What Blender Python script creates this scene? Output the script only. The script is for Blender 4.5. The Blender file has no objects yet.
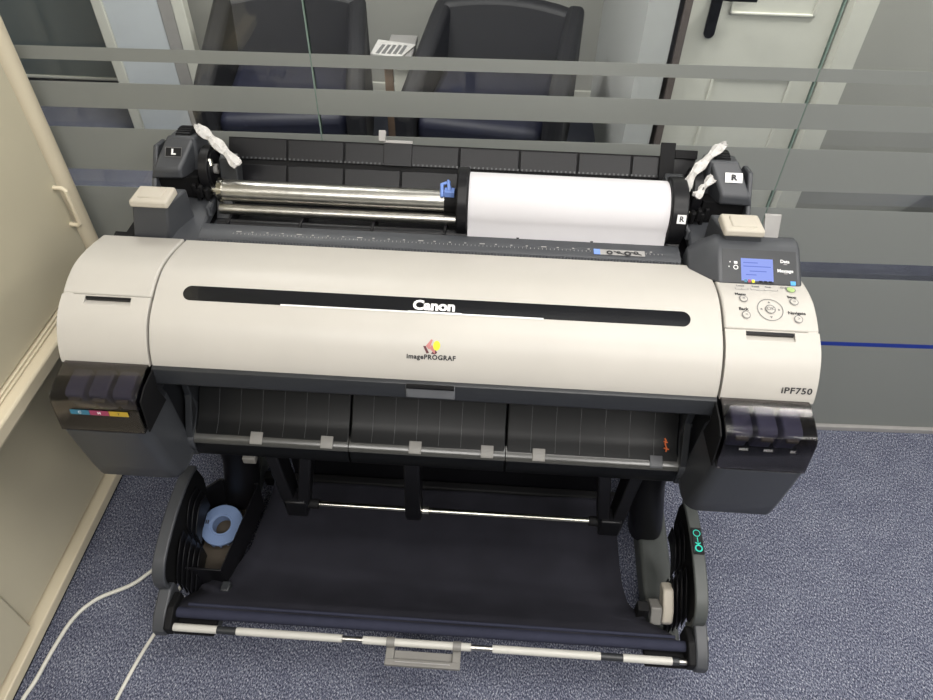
import bpy, bmesh, math, random
from mathutils import Vector, Matrix
random.seed(7)
SC = bpy.context.scene
COL = SC.collection

# ------------------------------------------------------------------ materials
def new_mat(name):
    m = bpy.data.materials.new(name); m.use_nodes = True
    nt = m.node_tree; nt.nodes.clear()
    out = nt.nodes.new('ShaderNodeOutputMaterial')
    return m, nt, out

def lin(c):
    return tuple(((v/255)/12.92 if v/255 <= .04045 else ((v/255+.055)/1.055)**2.4) for v in c) + (1,)

def plastic(name, rgb, rough=.5, metal=0, var=.06, scale=30, bump=0, bscale=400, spec=.5, coat=0):
    m, nt, out = new_mat(name)
    b = nt.nodes.new('ShaderNodeBsdfPrincipled')
    b.inputs['Roughness'].default_value = rough
    b.inputs['Metallic'].default_value = metal
    b.inputs['Specular IOR Level'].default_value = spec
    b.inputs['Coat Weight'].default_value = coat
    c = lin(rgb)
    tc = nt.nodes.new('ShaderNodeTexCoord')
    n = nt.nodes.new('ShaderNodeTexNoise'); n.inputs['Scale'].default_value = scale; n.inputs['Detail'].default_value = 4
    nt.links.new(tc.outputs['Object'], n.inputs['Vector'])
    r = nt.nodes.new('ShaderNodeValToRGB')
    r.color_ramp.elements[0].position = .3; r.color_ramp.elements[1].position = .7
    r.color_ramp.elements[0].color = tuple(v*(1-var) for v in c[:3])+(1,)
    r.color_ramp.elements[1].color = tuple(min(1, v*(1+var)) for v in c[:3])+(1,)
    nt.links.new(n.outputs['Fac'], r.inputs['Fac'])
    nt.links.new(r.outputs['Color'], b.inputs['Base Color'])
    if bump:
        n2 = nt.nodes.new('ShaderNodeTexNoise'); n2.inputs['Scale'].default_value = bscale; n2.inputs['Detail'].default_value = 2
        nt.links.new(tc.outputs['Object'], n2.inputs['Vector'])
        bp = nt.nodes.new('ShaderNodeBump'); bp.inputs['Strength'].default_value = bump; bp.inputs['Distance'].default_value = .001
        nt.links.new(n2.outputs['Fac'], bp.inputs['Height']); nt.links.new(bp.outputs['Normal'], b.inputs['Normal'])
    nt.links.new(b.outputs['BSDF'], out.inputs['Surface'])
    return m

def emissive(name, rgb, strength):
    m, nt, out = new_mat(name)
    e = nt.nodes.new('ShaderNodeEmission'); e.inputs['Color'].default_value = lin(rgb); e.inputs['Strength'].default_value = strength
    nt.links.new(e.outputs[0], out.inputs['Surface']); return m

def carpet_mat():
    m, nt, out = new_mat('blue_grey_carpet')
    b = nt.nodes.new('ShaderNodeBsdfPrincipled'); b.inputs['Roughness'].default_value = .95; b.inputs['Specular IOR Level'].default_value = .1
    tc = nt.nodes.new('ShaderNodeTexCoord')
    n1 = nt.nodes.new('ShaderNodeTexNoise'); n1.inputs['Scale'].default_value = 300; n1.inputs['Detail'].default_value = 5; n1.inputs['Roughness'].default_value = .7
    mp = nt.nodes.new('ShaderNodeMapping'); mp.inputs['Scale'].default_value = (1, .62, 1); mp.inputs['Rotation'].default_value = (0, 0, .5)
    nt.links.new(tc.outputs['Object'], mp.inputs['Vector']); nt.links.new(mp.outputs['Vector'], n1.inputs['Vector'])
    r = nt.nodes.new('ShaderNodeValToRGB'); e = r.color_ramp.elements
    e[0].position = .385; e[0].color = lin((42, 45, 60)); e[1].position = .67; e[1].color = lin((205, 207, 212))
    a = e.new(.47); a.color = lin((84, 88, 106)); a = e.new(.56); a.color = lin((125, 128, 142))
    nt.links.new(n1.outputs['Fac'], r.inputs['Fac'])
    n2 = nt.nodes.new('ShaderNodeTexNoise'); n2.inputs['Scale'].default_value = 14; n2.inputs['Detail'].default_value = 5
    nt.links.new(tc.outputs['Object'], n2.inputs['Vector'])
    r2 = nt.nodes.new('ShaderNodeValToRGB'); r2.color_ramp.elements[0].position = .3; r2.color_ramp.elements[1].position = .7
    r2.color_ramp.elements[0].color = (.78, .78, .82, 1); r2.color_ramp.elements[1].color = (1, 1, 1, 1)
    nt.links.new(n2.outputs['Fac'], r2.inputs['Fac'])
    mx = nt.nodes.new('ShaderNodeMixRGB'); mx.blend_type = 'MULTIPLY'; mx.inputs[0].default_value = 1
    nt.links.new(r.outputs['Color'], mx.inputs[1]); nt.links.new(r2.outputs['Color'], mx.inputs[2])
    nt.links.new(mx.outputs[0], b.inputs['Base Color'])
    bp = nt.nodes.new('ShaderNodeBump'); bp.inputs['Strength'].default_value = .6; bp.inputs['Distance'].default_value = .003
    nt.links.new(n1.outputs['Fac'], bp.inputs['Height']); nt.links.new(bp.outputs['Normal'], b.inputs['Normal'])
    nt.links.new(b.outputs['BSDF'], out.inputs['Surface']); return m

def glass_mat(name, tint, gloss=.03, fac_scale=1.0):
    m, nt, out = new_mat(name)
    t = nt.nodes.new('ShaderNodeBsdfTransparent'); t.inputs['Color'].default_value = tint
    g = nt.nodes.new('ShaderNodeBsdfGlossy'); g.inputs['Roughness'].default_value = gloss
    f = nt.nodes.new('ShaderNodeFresnel'); f.inputs['IOR'].default_value = 1.45
    mu = nt.nodes.new('ShaderNodeMath'); mu.operation = 'MULTIPLY'; mu.inputs[1].default_value = fac_scale
    mx = nt.nodes.new('ShaderNodeMixShader')
    nt.links.new(f.outputs[0], mu.inputs[0]); nt.links.new(mu.outputs[0], mx.inputs[0])
    nt.links.new(t.outputs[0], mx.inputs[1]); nt.links.new(g.outputs[0], mx.inputs[2])
    nt.links.new(mx.outputs[0], out.inputs['Surface']); return m

def frost_mat(name, rgb, clear=.12):
    m, nt, out = new_mat(name)
    d = nt.nodes.new('ShaderNodeBsdfDiffuse'); d.inputs['Color'].default_value = lin(rgb)
    tl = nt.nodes.new('ShaderNodeBsdfTranslucent'); tl.inputs['Color'].default_value = lin(rgb)
    g = nt.nodes.new('ShaderNodeBsdfGlossy'); g.inputs['Roughness'].default_value = .35
    t = nt.nodes.new('ShaderNodeBsdfTransparent')
    m1 = nt.nodes.new('ShaderNodeMixShader'); m1.inputs[0].default_value = .35
    m2 = nt.nodes.new('ShaderNodeMixShader'); m2.inputs[0].default_value = clear
    m3 = nt.nodes.new('ShaderNodeMixShader'); m3.inputs[0].default_value = .05
    nt.links.new(d.outputs[0], m1.inputs[1]); nt.links.new(tl.outputs[0], m1.inputs[2])
    nt.links.new(m1.outputs[0], m3.inputs[1]); nt.links.new(g.outputs[0], m3.inputs[2])
    nt.links.new(m3.outputs[0], m2.inputs[1]); nt.links.new(t.outputs[0], m2.inputs[2])
    nt.links.new(m2.outputs[0], out.inputs['Surface']); return m

M = dict(
    white=plastic('printer_white_plastic', (181, 177, 170), .42, var=.025, scale=9, bump=.03, bscale=900),
    cream=plastic('cream_plastic', (180, 173, 160), .5, var=.03),
    grey=plastic('slate_grey_plastic', (60, 62, 66), .45, var=.04, bump=.05, bscale=1200),
    dgrey=plastic('dark_grey_plastic', (40, 42, 45), .42, var=.05, bump=.05, bscale=1200),
    tank=plastic('graphite_plastic', (58, 60, 64), .42, var=.04, bump=.06, bscale=1200),
    edge=plastic('guide_highlight_grey', (62, 62, 60), .25, var=.05, spec=.6),  # lighter grey that paints the lamp highlight along the guide bar
    latchg=plastic('latch_grey', (96, 98, 101), .4),
    black=plastic('black_plastic', (17, 17, 20), .4, var=.08, scale=60, spec=.28),
    tray=plastic('satin_black_guide', (11, 12, 13), .34, var=.08, scale=25, spec=.16),
    deep=plastic('matt_black_plastic', (11, 11, 13), .7, var=.1, spec=.25),
    gloss=plastic('gloss_black_window', (18, 19, 23), .12, var=.05, coat=.3),
    line=plastic('groove_grey', (58, 60, 62), .4),
    tab=plastic('mid_grey_plastic', (122, 120, 116), .5),
    lgrey=plastic('light_grey_plastic', (150, 148, 146), .45),
    steel=plastic('brushed_steel', (188, 186, 180), .32, metal=1, var=.12, scale=50),
    chrome=plastic('polished_rod', (165, 163, 155), .18, metal=1, var=.05),
    whiterod=plastic('white_rod_sleeve', (190, 188, 181), .4, var=.03),
    paper=plastic('roll_paper', (205, 203, 206), .7, var=.02, scale=6, spec=.2),
    slip=plastic('crumpled_paper', (200, 198, 195), .8, var=.1, scale=80, spec=.1),
    cloth=plastic('basket_fabric', (40, 40, 47), .9, var=.14, scale=12, bump=.5, bscale=700, spec=.15),
    hem=plastic('basket_hem_fabric', (45, 47, 62), .85, var=.08, bump=.3, bscale=700, spec=.2),
    foot=plastic('stand_grey_steel', (70, 73, 72), .5, var=.06),
    blue=plastic('pale_blue_plastic', (112, 132, 168), .4, var=.04),
    lblue=plastic('lever_blue_plastic', (112, 142, 208), .4),
    orange=plastic('orange_mark', (214, 110, 60), .6),
    teal=plastic('teal_mark', (40, 208, 186), .5),
    ink=plastic('printed_black', (40, 40, 42), .6), wink=plastic('printed_white', (228, 228, 228), .6),
    gink=plastic('printed_grey', (110, 110, 110), .6),
    rose=plastic('rose_print', (186, 120, 118), .6), maroon=plastic('maroon_print', (88, 42, 48), .6),
    yell=plastic('yellow_print', (216, 216, 46), .6),
    cy=plastic('cyan_label', (44, 104, 128), .5), mg=plastic('magenta_label', (142, 52, 84), .5), yl=plastic('yellow_label', (172, 146, 44), .5),
    green=plastic('green_button', (160, 186, 118), .5),
    sky=plastic('sticker_blue', (70, 150, 214), .5),
    tankblue=plastic('ink_tank_translucent_blue', (124, 130, 172), .4, var=.12, scale=25),
    cab=plastic('cream_enamel', (216, 205, 180), .38, var=.03, scale=4, bump=.04, bscale=300),
    cabdoor=plastic('beige_grey_enamel', (198, 190, 166), .36, var=.03, scale=4, bump=.04, bscale=300),
    wall=plastic('pale_grey_wall', (176, 178, 176), .8, var=.02, scale=3),
    wall2=plastic('warm_grey_wall', (158, 158, 152), .8, var=.02, scale=3),
    slate=plastic('slate_panel', (98, 108, 110), .35, var=.06, scale=2),
    screen=plastic('pale_blue_panel', (196, 202, 206), .5, var=.02),
    door=plastic('door_white', (204, 204, 194), .5, var=.02),
    frame=plastic('brown_grey_frame', (96, 88, 84), .5),
    navy=plastic('navy_leather', (16, 19, 38), .6, var=.15, scale=20),
    charcoal=plastic('charcoal_leather', (22, 22, 26), .6, var=.12, scale=20),
    ceil=plastic('ceiling_white', (225, 225, 220), .9),
    cable=plastic('white_cable', (212, 210, 200), .45),
    bluefilm=plastic('blue_film', (24, 50, 140), .5),
    brown=plastic('tan_brown', (120, 100, 84), .6),
)
M['carpet'] = carpet_mat()
M['glass'] = glass_mat('partition_glass', (.945, .955, .948, 1), .02, .8)
M['gedge'] = plastic('glass_edge_green', (132, 152, 142), .2)
M['frost'] = frost_mat('frosted_film', (160, 163, 159), .10)
M['smoke'] = glass_mat('smoked_plastic', (.55, .53, .53, 1), .14, .7)
M['lcd'] = emissive('lcd_screen', (150, 166, 236), 1.2)
M['lcdtext'] = emissive('lcd_pixels', (116, 132, 214), 1.1)
M['lcddark'] = plastic('lcd_dark', (20, 22, 30), .3)
M['lamp'] = emissive('lamp_diffuser', (255, 250, 240), 4)

# ------------------------------------------------------------------ helpers
def origin_of(p):
    v = Vector((0, 0, 0))
    while p is not None:
        v += Vector(p.location); p = p.parent
    return v

def root(name, label=None, cat=None, loc=(0, 0, 0), group=None, kind=None):
    o = bpy.data.objects.new(name, None); COL.objects.link(o); o.location = loc; o.empty_display_size = .05
    tag(o, label, cat, group, kind); return o

def tag(o, label=None, cat=None, group=None, kind=None):
    if label: o['label'] = label
    if cat: o['category'] = cat
    if group: o['group'] = group
    if kind: o['kind'] = kind
    return o

class MB:
    def __init__(s): s.v = []; s.f = []; s.m = []; s.mi = 0
    def add(s, vs, fs):
        b = len(s.v); s.v += [Vector(v) for v in vs]
        for f in fs: s.f.append([b+i for i in f]); s.m.append(s.mi)
        return s
    def box(s, x0, x1, y0, y1, z0, z1):
        return s.add([(x0,y0,z0),(x1,y0,z0),(x1,y1,z0),(x0,y1,z0),(x0,y0,z1),(x1,y0,z1),(x1,y1,z1),(x0,y1,z1)],
                     [(0,3,2,1),(4,5,6,7),(0,1,5,4),(1,2,6,5),(2,3,7,6),(3,0,4,7)])
    def hexa(s, b, t):
        """box from four bottom and four top points, same winding"""
        return s.add(list(b)+list(t), [(0,3,2,1),(4,5,6,7),(0,1,5,4),(1,2,6,5),(2,3,7,6),(3,0,4,7)])
    def prism(s, prof, a, b, axis='x'):
        def pt(p, t):
            return {'x': (t, p[0], p[1]), 'y': (p[0], t, p[1]), 'z': (p[0], p[1], t)}[axis]
        n = len(prof)
        vs = [pt(p, a) for p in prof] + [pt(p, b) for p in prof]
        fs = [(i, (i+1) % n, n+(i+1) % n, n+i) for i in range(n)] + [tuple(range(n))[::-1], tuple(range(n, 2*n))]
        return s.add(vs, fs)
    def loft(s, rings, closed=True, caps=True):
        n = len(rings[0]); vs = [p for r in rings for p in r]; fs = []
        for k in range(len(rings)-1):
            for i in range(n if closed else n-1):
                j = (i+1) % n
                fs.append((k*n+i, k*n+j, (k+1)*n+j, (k+1)*n+i))
        if caps and closed: fs += [tuple(range(n))[::-1], tuple(range((len(rings)-1)*n, len(rings)*n))]
        return s.add(vs, fs)
    def tube(s, pts, r, n=12, caps=True):
        pts = [Vector(p) for p in pts]; rings = []; up = None
        for i, p in enumerate(pts):
            d = (pts[min(i+1, len(pts)-1)]-pts[max(i-1, 0)]).normalized()
            if up is None:
                up = Vector((0, 0, 1)) if abs(d.z) < .9 else Vector((0, 1, 0))
            a = d.cross(up).normalized(); u = a.cross(d).normalized(); up = u
            rr = r[i] if isinstance(r, (list, tuple)) else r
            rings.append([p + a*math.cos(2*math.pi*k/n)*rr + u*math.sin(2*math.pi*k/n)*rr for k in range(n)])
        return s.loft(rings, True, caps)
    def ring(s, c, r0, r1, x0, x1, n=48, axis='x'):
        """annulus with thickness along axis"""
        def pt(r, a, t):
            u, w = r*math.cos(a), r*math.sin(a)
            return {'x': (c[0]+t, c[1]+u, c[2]+w), 'z': (c[0]+u, c[1]+w, c[2]+t), 'y': (c[0]+u, c[1]+t, c[2]+w)}[axis]
        vs = []
        for k in range(n):
            a = 2*math.pi*k/n
            vs += [pt(r0, a, x0), pt(r1, a, x0), pt(r1, a, x1), pt(r0, a, x1)]
        fs = []
        for k in range(n):
            j = (k+1) % n
            for q in range(4): fs.append((4*k+q, 4*j+q, 4*j+(q+1) % 4, 4*k+(q+1) % 4))
        return s.add(vs, fs)
    def build(s, name, mat, parent=None, bevel=0, seg=2, smooth=True, label=None, cat=None, group=None, kind=None, loc=None, angle=35):
        off = origin_of(parent)
        own = Vector(loc) if loc is not None else Vector((0, 0, 0))
        me = bpy.data.meshes.new(name)
        me.from_pydata([tuple(v-off-own) for v in s.v], [], s.f)
        mats = mat if isinstance(mat, (list, tuple)) else [mat]
        for mm in mats: me.materials.append(M[mm] if isinstance(mm, str) else mm)
        for p, i in zip(me.polygons, s.m): p.material_index = min(i, len(mats)-1)
        bm = bmesh.new(); bm.from_mesh(me); bmesh.ops.recalc_face_normals(bm, faces=bm.faces); bm.to_mesh(me); bm.free()
        if smooth:
            for p in me.polygons: p.use_smooth = True
            me.set_sharp_from_angle(angle=math.radians(angle))
        o = bpy.data.objects.new(name, me); COL.objects.link(o)
        if parent is not None: o.parent = parent
        o.location = own
        if bevel:
            md = o.modifiers.new('bevel', 'BEVEL'); md.width = bevel; md.segments = seg; md.limit_method = 'ANGLE'; md.angle_limit = math.radians(30)
            md.harden_normals = False
        return tag(o, label, cat, group, kind)

def cr(pts, n=8, closed=False):
    pts = [Vector(p) for p in pts]; out = []; N = len(pts)
    for i in range(N if closed else N-1):
        g = (lambda k: pts[k % N]) if closed else (lambda k: pts[min(max(k, 0), N-1)])
        p0, p1, p2, p3 = g(i-1), g(i), g(i+1), g(i+2)
        for k in range(n):
            t = k/n
            out.append(.5*((2*p1)+(p2-p0)*t+(2*p0-5*p1+4*p2-p3)*t*t+(3*p1-p0-3*p2+p3)*t**3))
    if not closed: out.append(pts[-1])
    return out

# --- curved cover surface of the printer (profile in y, z; s = arc length from the rear edge)
PROF = cr([(p[0], p[1], 0) for p in [(.305,.893),(.25,.906),(.20,.911),(.165,.905),(.135,.893),(.105,.878),(.085,.860),(.068,.836),(.058,.815),(.054,.800)]], 12)
ARC = [0]
for a, b in zip(PROF, PROF[1:]): ARC.append(ARC[-1]+(b-a).length)
SMAX = ARC[-1]
def SP(s, off=0):
    s = min(max(s, 0), SMAX)
    i = max(k for k in range(len(ARC)-1) if ARC[k] <= s+1e-9)
    t = (s-ARC[i])/(ARC[i+1]-ARC[i]); p = PROF[i].lerp(PROF[i+1], t)
    def nrm(k):
        d = PROF[min(k+1, len(PROF)-1)]-PROF[max(k-1, 0)]; return Vector((d.y, -d.x)).normalized()
    n = nrm(i).lerp(nrm(i+1), t).normalized()
    if n.y < 0 and n.x > 0: n = -n
    return p.x+n.x*off, p.y+n.y*off
# outward normal check: at the top (s small) z component must be positive
if SP(.1, .01)[1] < SP(.1)[1]:
    _SP = SP
    def SP(s, off=0): return _SP(s, -off)
def S3(x, s, off=0):
    y, z = SP(s, off); return (x, y, z)

def curved_shell(mb, x0, x1, s0, s1, off=0, th=.006, hole=None, ds=.008, round_x=0):
    """closed shell following the cover; hole = (hx0,hx1,hs0,hs1,depth0,depth1) makes a scooped pit"""
    ss = [s0]
    n = max(1, int((s1-s0)/ds))
    ss = sorted(set([round(s0+(s1-s0)*k/n, 5) for k in range(n+1)] + ([round(hole[2], 5), round(hole[3], 5)] if hole else [])))
    xs = [x0, x1]
    if hole: xs = sorted(set(xs+[hole[0], hole[1]]))
    idx = {}
    def V(x, s, o, tagk):
        k = (round(x, 5), round(s, 5), tagk)
        if k not in idx:
            idx[k] = len(mb.v); mb.v.append(Vector(S3(x, s, o)))
        return idx[k]
    def F(*a): mb.f.append(list(a)); mb.m.append(mb.mi)
    def inh(xa, xb, sa, sb):
        return hole and xa >= hole[0]-1e-6 and xb <= hole[1]+1e-6 and sa >= hole[2]-1e-6 and sb <= hole[3]+1e-6
    def depth(s):
        t = (s-hole[2])/(hole[3]-hole[2]); return hole[4]*(1-t)+hole[5]*t
    for i in range(len(xs)-1):
        for j in range(len(ss)-1):
            xa, xb, sa, sb = xs[i], xs[i+1], ss[j], ss[j+1]
            if inh(xa, xb, sa, sb):
                F(V(xa,sa,off-depth(sa),'p'), V(xb,sa,off-depth(sa),'p'), V(xb,sb,off-depth(sb),'p'), V(xa,sb,off-depth(sb),'p'))
                if abs(xa-hole[0]) < 1e-6: F(V(xa,sa,off,'o'), V(xa,sb,off,'o'), V(xa,sb,off-depth(sb),'p'), V(xa,sa,off-depth(sa),'p'))
                if abs(xb-hole[1]) < 1e-6: F(V(xb,sa,off,'o'), V(xb,sb,off,'o'), V(xb,sb,off-depth(sb),'p'), V(xb,sa,off-depth(sa),'p'))
                if abs(sa-hole[2]) < 1e-6: F(V(xa,sa,off,'o'), V(xb,sa,off,'o'), V(xb,sa,off-depth(sa),'p'), V(xa,sa,off-depth(sa),'p'))
                if abs(sb-hole[3]) < 1e-6 and depth(sb) > 1e-4: F(V(xa,sb,off,'o'), V(xb,sb,off,'o'), V(xb,sb,off-depth(sb),'p'), V(xa,sb,off-depth(sb),'p'))
            else:
                F(V(xa,sa,off,'o'), V(xb,sa,off,'o'), V(xb,sb,off,'o'), V(xa,sb,off,'o'))
            if not inh(xa, xb, sa, sb): F(V(xa,sa,off-th,'i'), V(xa,sb,off-th,'i'), V(xb,sb,off-th,'i'), V(xb,sa,off-th,'i'))
    for j in range(len(ss)-1):
        sa, sb = ss[j], ss[j+1]
        for x in (x0, x1): F(V(x,sa,off,'o'), V(x,sb,off,'o'), V(x,sb,off-th,'i'), V(x,sa,off-th,'i'))
    for i in range(len(xs)-1):
        for s in (s0, s1): F(V(xs[i],s,off,'o'), V(xs[i+1],s,off,'o'), V(xs[i+1],s,off-th,'i'), V(xs[i],s,off-th,'i'))
    return mb

def text_mesh(txt, size, bold=0, align='CENTER', shear=0, space=1.0):
    cu = bpy.data.curves.new('lettering', 'FONT'); cu.body = txt; cu.size = size; cu.offset = bold; cu.align_x = align
    cu.align_y = 'CENTER'; cu.shear = shear; cu.resolution_u = 3; cu.space_character = space
    o = bpy.data.objects.new('lettering', cu); COL.objects.link(o)
    bpy.context.view_layer.update()
    me = bpy.data.meshes.new_from_object(o.evaluated_get(bpy.context.evaluated_depsgraph_get()))
    bpy.data.objects.remove(o); bpy.data.curves.remove(cu)
    vs = [v.co.copy() for v in me.vertices]; fs = [list(p.vertices) for p in me.polygons]
    bpy.data.meshes.remove(me); return vs, fs

def lettering(name, txt, size, mapf, mat, parent, bold=0, wscale=1.0, label=None, align='CENTER', space=1.0):
    vs, fs = text_mesh(txt, size, bold, align, space=space)
    mb = MB(); mb.add([mapf(v.x*wscale, v.y) for v in vs], fs)
    return mb.build(name, mat, parent, smooth=False, label=label)

def on_cover(x0, s0, off=.0008):
    return lambda u, v: S3(x0+u, s0-v, off)

def plane_map(o, ux, uy, off=0):
    o, ux, uy = Vector(o), Vector(ux).normalized(), Vector(uy).normalized(); n = ux.cross(uy)
    return lambda u, v: o+ux*u+uy*v+n*off

# ------------------------------------------------------------------ setting
floor = MB().box(-3.2, 3.6, -4.6, 3.4, -.05, 0).build('floor', 'carpet', kind='structure', smooth=False)
ceiling = MB().box(-3.2, 3.6, -4.6, 3.4, 2.7, 2.75).build('ceiling', 'ceil', kind='structure', smooth=False)
MB().box(-3.25, -3.2, -4.6, 3.4, 0, 2.7).build('wall_left', 'wall', kind='structure', smooth=False)
MB().box(-3.2, 3.6, -4.65, -4.6, 0, 2.7).build('wall_front', 'wall2', kind='structure', smooth=False)
MB().box(3.6, 3.65, -4.6, 3.4, 0, 2.7).build('wall_right', 'wall', kind='structure', smooth=False)
# rear room behind the glass
MB().box(-3.2, .60, 2.86, 2.92, 0, 2.7).build('wall_back', 'wall2', kind='structure', smooth=False)
# wall with the door stands nearer
MB().box(.56, .66, 1.70, 2.86, 0, 2.7).build('wall_side', 'wall', kind='structure', smooth=False)
MB().box(1.275, 3.6, 1.70, 1.78, 0, 2.7).build('wall_far', 'wall2', kind='structure', smooth=False)
MB().box(1.20, 1.275, 1.66, 1.78, 0, 2.7).build('trim_1', 'door', kind='structure', smooth=False)
MB().box(-3.2, .56, 2.845, 2.86, 0, .05).build('baseboard_back', 'door', kind='structure', bevel=.003)

d1 = root('door_1', kind='structure', loc=(.93, 1.70, 0))
MB().box(.678, .700, 1.685, 1.78, 0, 2.1).box(.700, 1.19, 1.685, 1.78, 2.06, 2.1).build('door_frame', 'frame', d1, bevel=.002)
dl = MB()
dl.box(.702, 1.188, 1.71, 1.75, .01, 2.055)
dl.build('door_leaf', 'door', d1)
dp = MB()
for z0, z1 in ((.12, .655), (.86, 1.9)):
    for (a, b, c, d) in ((.83, .838, z0, z1), (1.10, 1.108, z0, z1), (.83, 1.108, z0, z0+.008), (.83, 1.108, z1-.008, z1)):
        dp.box(a, b, 1.702, 1.712, c, d)
dp.build('panel_moulding', 'door', d1, bevel=.002)
hp = MB(); hp.prism([(.762,.795),(.768,.784),(.780,.780),(.792,.784),(.798,.795),(.798,1.04),(.762,1.04)], 1.698, 1.712, 'y')
hpo = hp.build('handle_plate', 'black', d1, bevel=.003)
hv = MB().tube([(.780,1.70,.925),(.780,1.66,.925)], .011, 12).tube([(.780,1.66,.925),(.805,1.655,.925),(.89,1.655,.925)], .009, 12)
hv.ring((.780,1.70,.845), .002, .008, -.002, .002, 20, 'y')
hv.build('door_handle', 'black', hpo)
MB().box(.6, .66, 1.695, 1.70, 0, .02).build('baseboard_side', 'door', kind='structure')

# glass partition, very slightly skewed against the printer
GY0, GYS = .641, .0285
def gp(x, z, dy=0): return (x, GY0+GYS*x+dy, z)
def gslab(mb, x0, x1, z0, z1, d0, d1):
    mb.hexa([gp(x0,z0,d0), gp(x1,z0,d0), gp(x1,z0,d1), gp(x0,z0,d1)], [gp(x0,z1,d0), gp(x1,z1,d0), gp(x1,z1,d1), gp(x0,z1,d1)]); return mb
wg = root('wall_glass', kind='structure', loc=(0, GY0, 0))
joints = [-2.3, -.295, .729, 2.6]
BANDS = [(1.098, 1.125), (.9945, 1.0515), (.8435, .9485), (.644, .7975), (.373, .595), (.02, .358)]
for i in range(3):
    a, b = joints[i]+.0015, joints[i+1]-.0015
    g = gslab(MB(), a, b, .02, 2.6, 0, .010)
    pane = g.build('glass_pane', 'glass', wg, smooth=False)
    e = MB()
    if i > 0: gslab(e, a-.0012, a, .02, 2.6, 0, .010)
    if i < 2: gslab(e, b, b+.0012, .02, 2.6, 0, .010)
    e.build('pane_edge', 'gedge', pane, smooth=False)
    for z0, z1 in BANDS:
        gslab(MB(), a, b, z0, z1, -.0012, -.0004).build('frosted_band', 'frost', pane, smooth=False)
gslab(MB(), .729, 2.6, .3585, .3725, -.0014, -.0002).build('blue_film_line', 'bluefilm', wg, smooth=False)
gslab(MB(), -2.3, 2.6, 0, .018, -.012, .022).build('bottom_channel', 'lgrey', wg, bevel=.002)
gslab(MB(), -2.3, 2.6, 2.6, 2.7, -.02, .03).build('top_channel', 'lgrey', wg, bevel=.002)

# things in the room behind
w = root('wall_board', 'large dark slate board standing against the far wall at upper left', 'board', (-2.2, 2.84, 0))
MB().box(-2.9, -1.62, 2.80, 2.842, .035, 1.6).build('panel', 'slate', w, bevel=.004)
MB().box(-2.92, -1.60, 2.79, 2.842, .02, .035).build('bottom_rail', 'door', w, bevel=.004)

w = root('office_screen', 'pale blue-grey office screen with white edge strips behind the glass at left', 'screen', (-1.45, 2.17, 0))
MB().box(-1.555, -1.325, 2.155, 2.185, .03, 1.5).build('panel', 'screen', w, bevel=.003)
MB().box(-1.60, -1.555, 2.145, 2.195, 0, 1.52).build('edge_strip', 'door', w, bevel=.004)
MB().box(-1.325, -1.265, 2.15, 2.19, 0, 1.52).build('edge_post', 'lgrey', w, bevel=.004)
MB().box(-1.265, -1.215, 2.145, 2.195, 0, 1.52).build('edge_strip', 'door', w, bevel=.004)

def armchair(loc, rz, mirror, label):
    c = root('armchair', label, 'chair', loc, group='dark armchairs behind the glass')
    L = Vector(loc); sgn = -1 if mirror else 1
    def P(x, y, z): return (L.x+x*sgn*.84, L.y+y, L.z+z*.95)
    def hx(mb, b, t): mb.hexa([P(*q) for q in b], [P(*q) for q in t]); return mb
    # back: leaning, slightly curved
    bk = MB(); rings = []
    for k in range(9):
        t = -1+2*k/8; x = .33*t; cy = .30-.05*abs(t)**2
        rings.append([P(x, cy-.05, .36), P(x*1.02, cy+.04, .69-.02*t*t), P(x*1.02, cy+.10, .70-.02*t*t), P(x, cy+.07, .2)])
    bk.loft(rings).build('backrest', 'charcoal', c, bevel=.02, seg=3)
    s = MB(); s.box(*sorted((P(-.29,0,0)[0], P(.29,0,0)[0])), L.y-.33, L.y+.27, L.z+.26, L.z+.43).build('seat_cushion', 'navy', c, bevel=.035, seg=3)
    for sx in (-1, 1):
        a = MB(); x0, x1 = sx*.29, sx*.38
        if sx == -1:
            prof = [(-.36,.12),(-.38,.46),(-.3,.50),(.22,.62),(.36,.64),(.36,.12)]
        else:
            prof = [(-.36,.12),(-.37,.52),(-.2,.56),(.36,.66),(.36,.12)]
        a.prism([(L.y+p, L.z+q) for p, q in prof], P(x0,0,0)[0], P(x1,0,0)[0]).build('armrest', 'charcoal', c, bevel=.025, seg=3)
    MB().box(*sorted((P(-.3,0,0)[0], P(.3,0,0)[0])), L.y-.34, L.y+.34, L.z+.12, L.z+.26).build('seat_base', 'navy', c, bevel=.015)
    for a, b in ((-.33,-.32),(.33,-.32),(-.33,.32),(.33,.32)):
        MB().tube([P(a,b,0), P(a,b,.13)], .018, 10).build('leg', 'chrome', c)
    c.rotation_euler.z = rz
    return c
armchair((.055, 2.02, 0), math.radians(-8), False, 'dark armchair behind the glass to the right of the magazine table')
armchair((-.785, 2.02, 0), math.radians(8), True, 'dark armchair behind the glass to the left of the magazine table')

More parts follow.
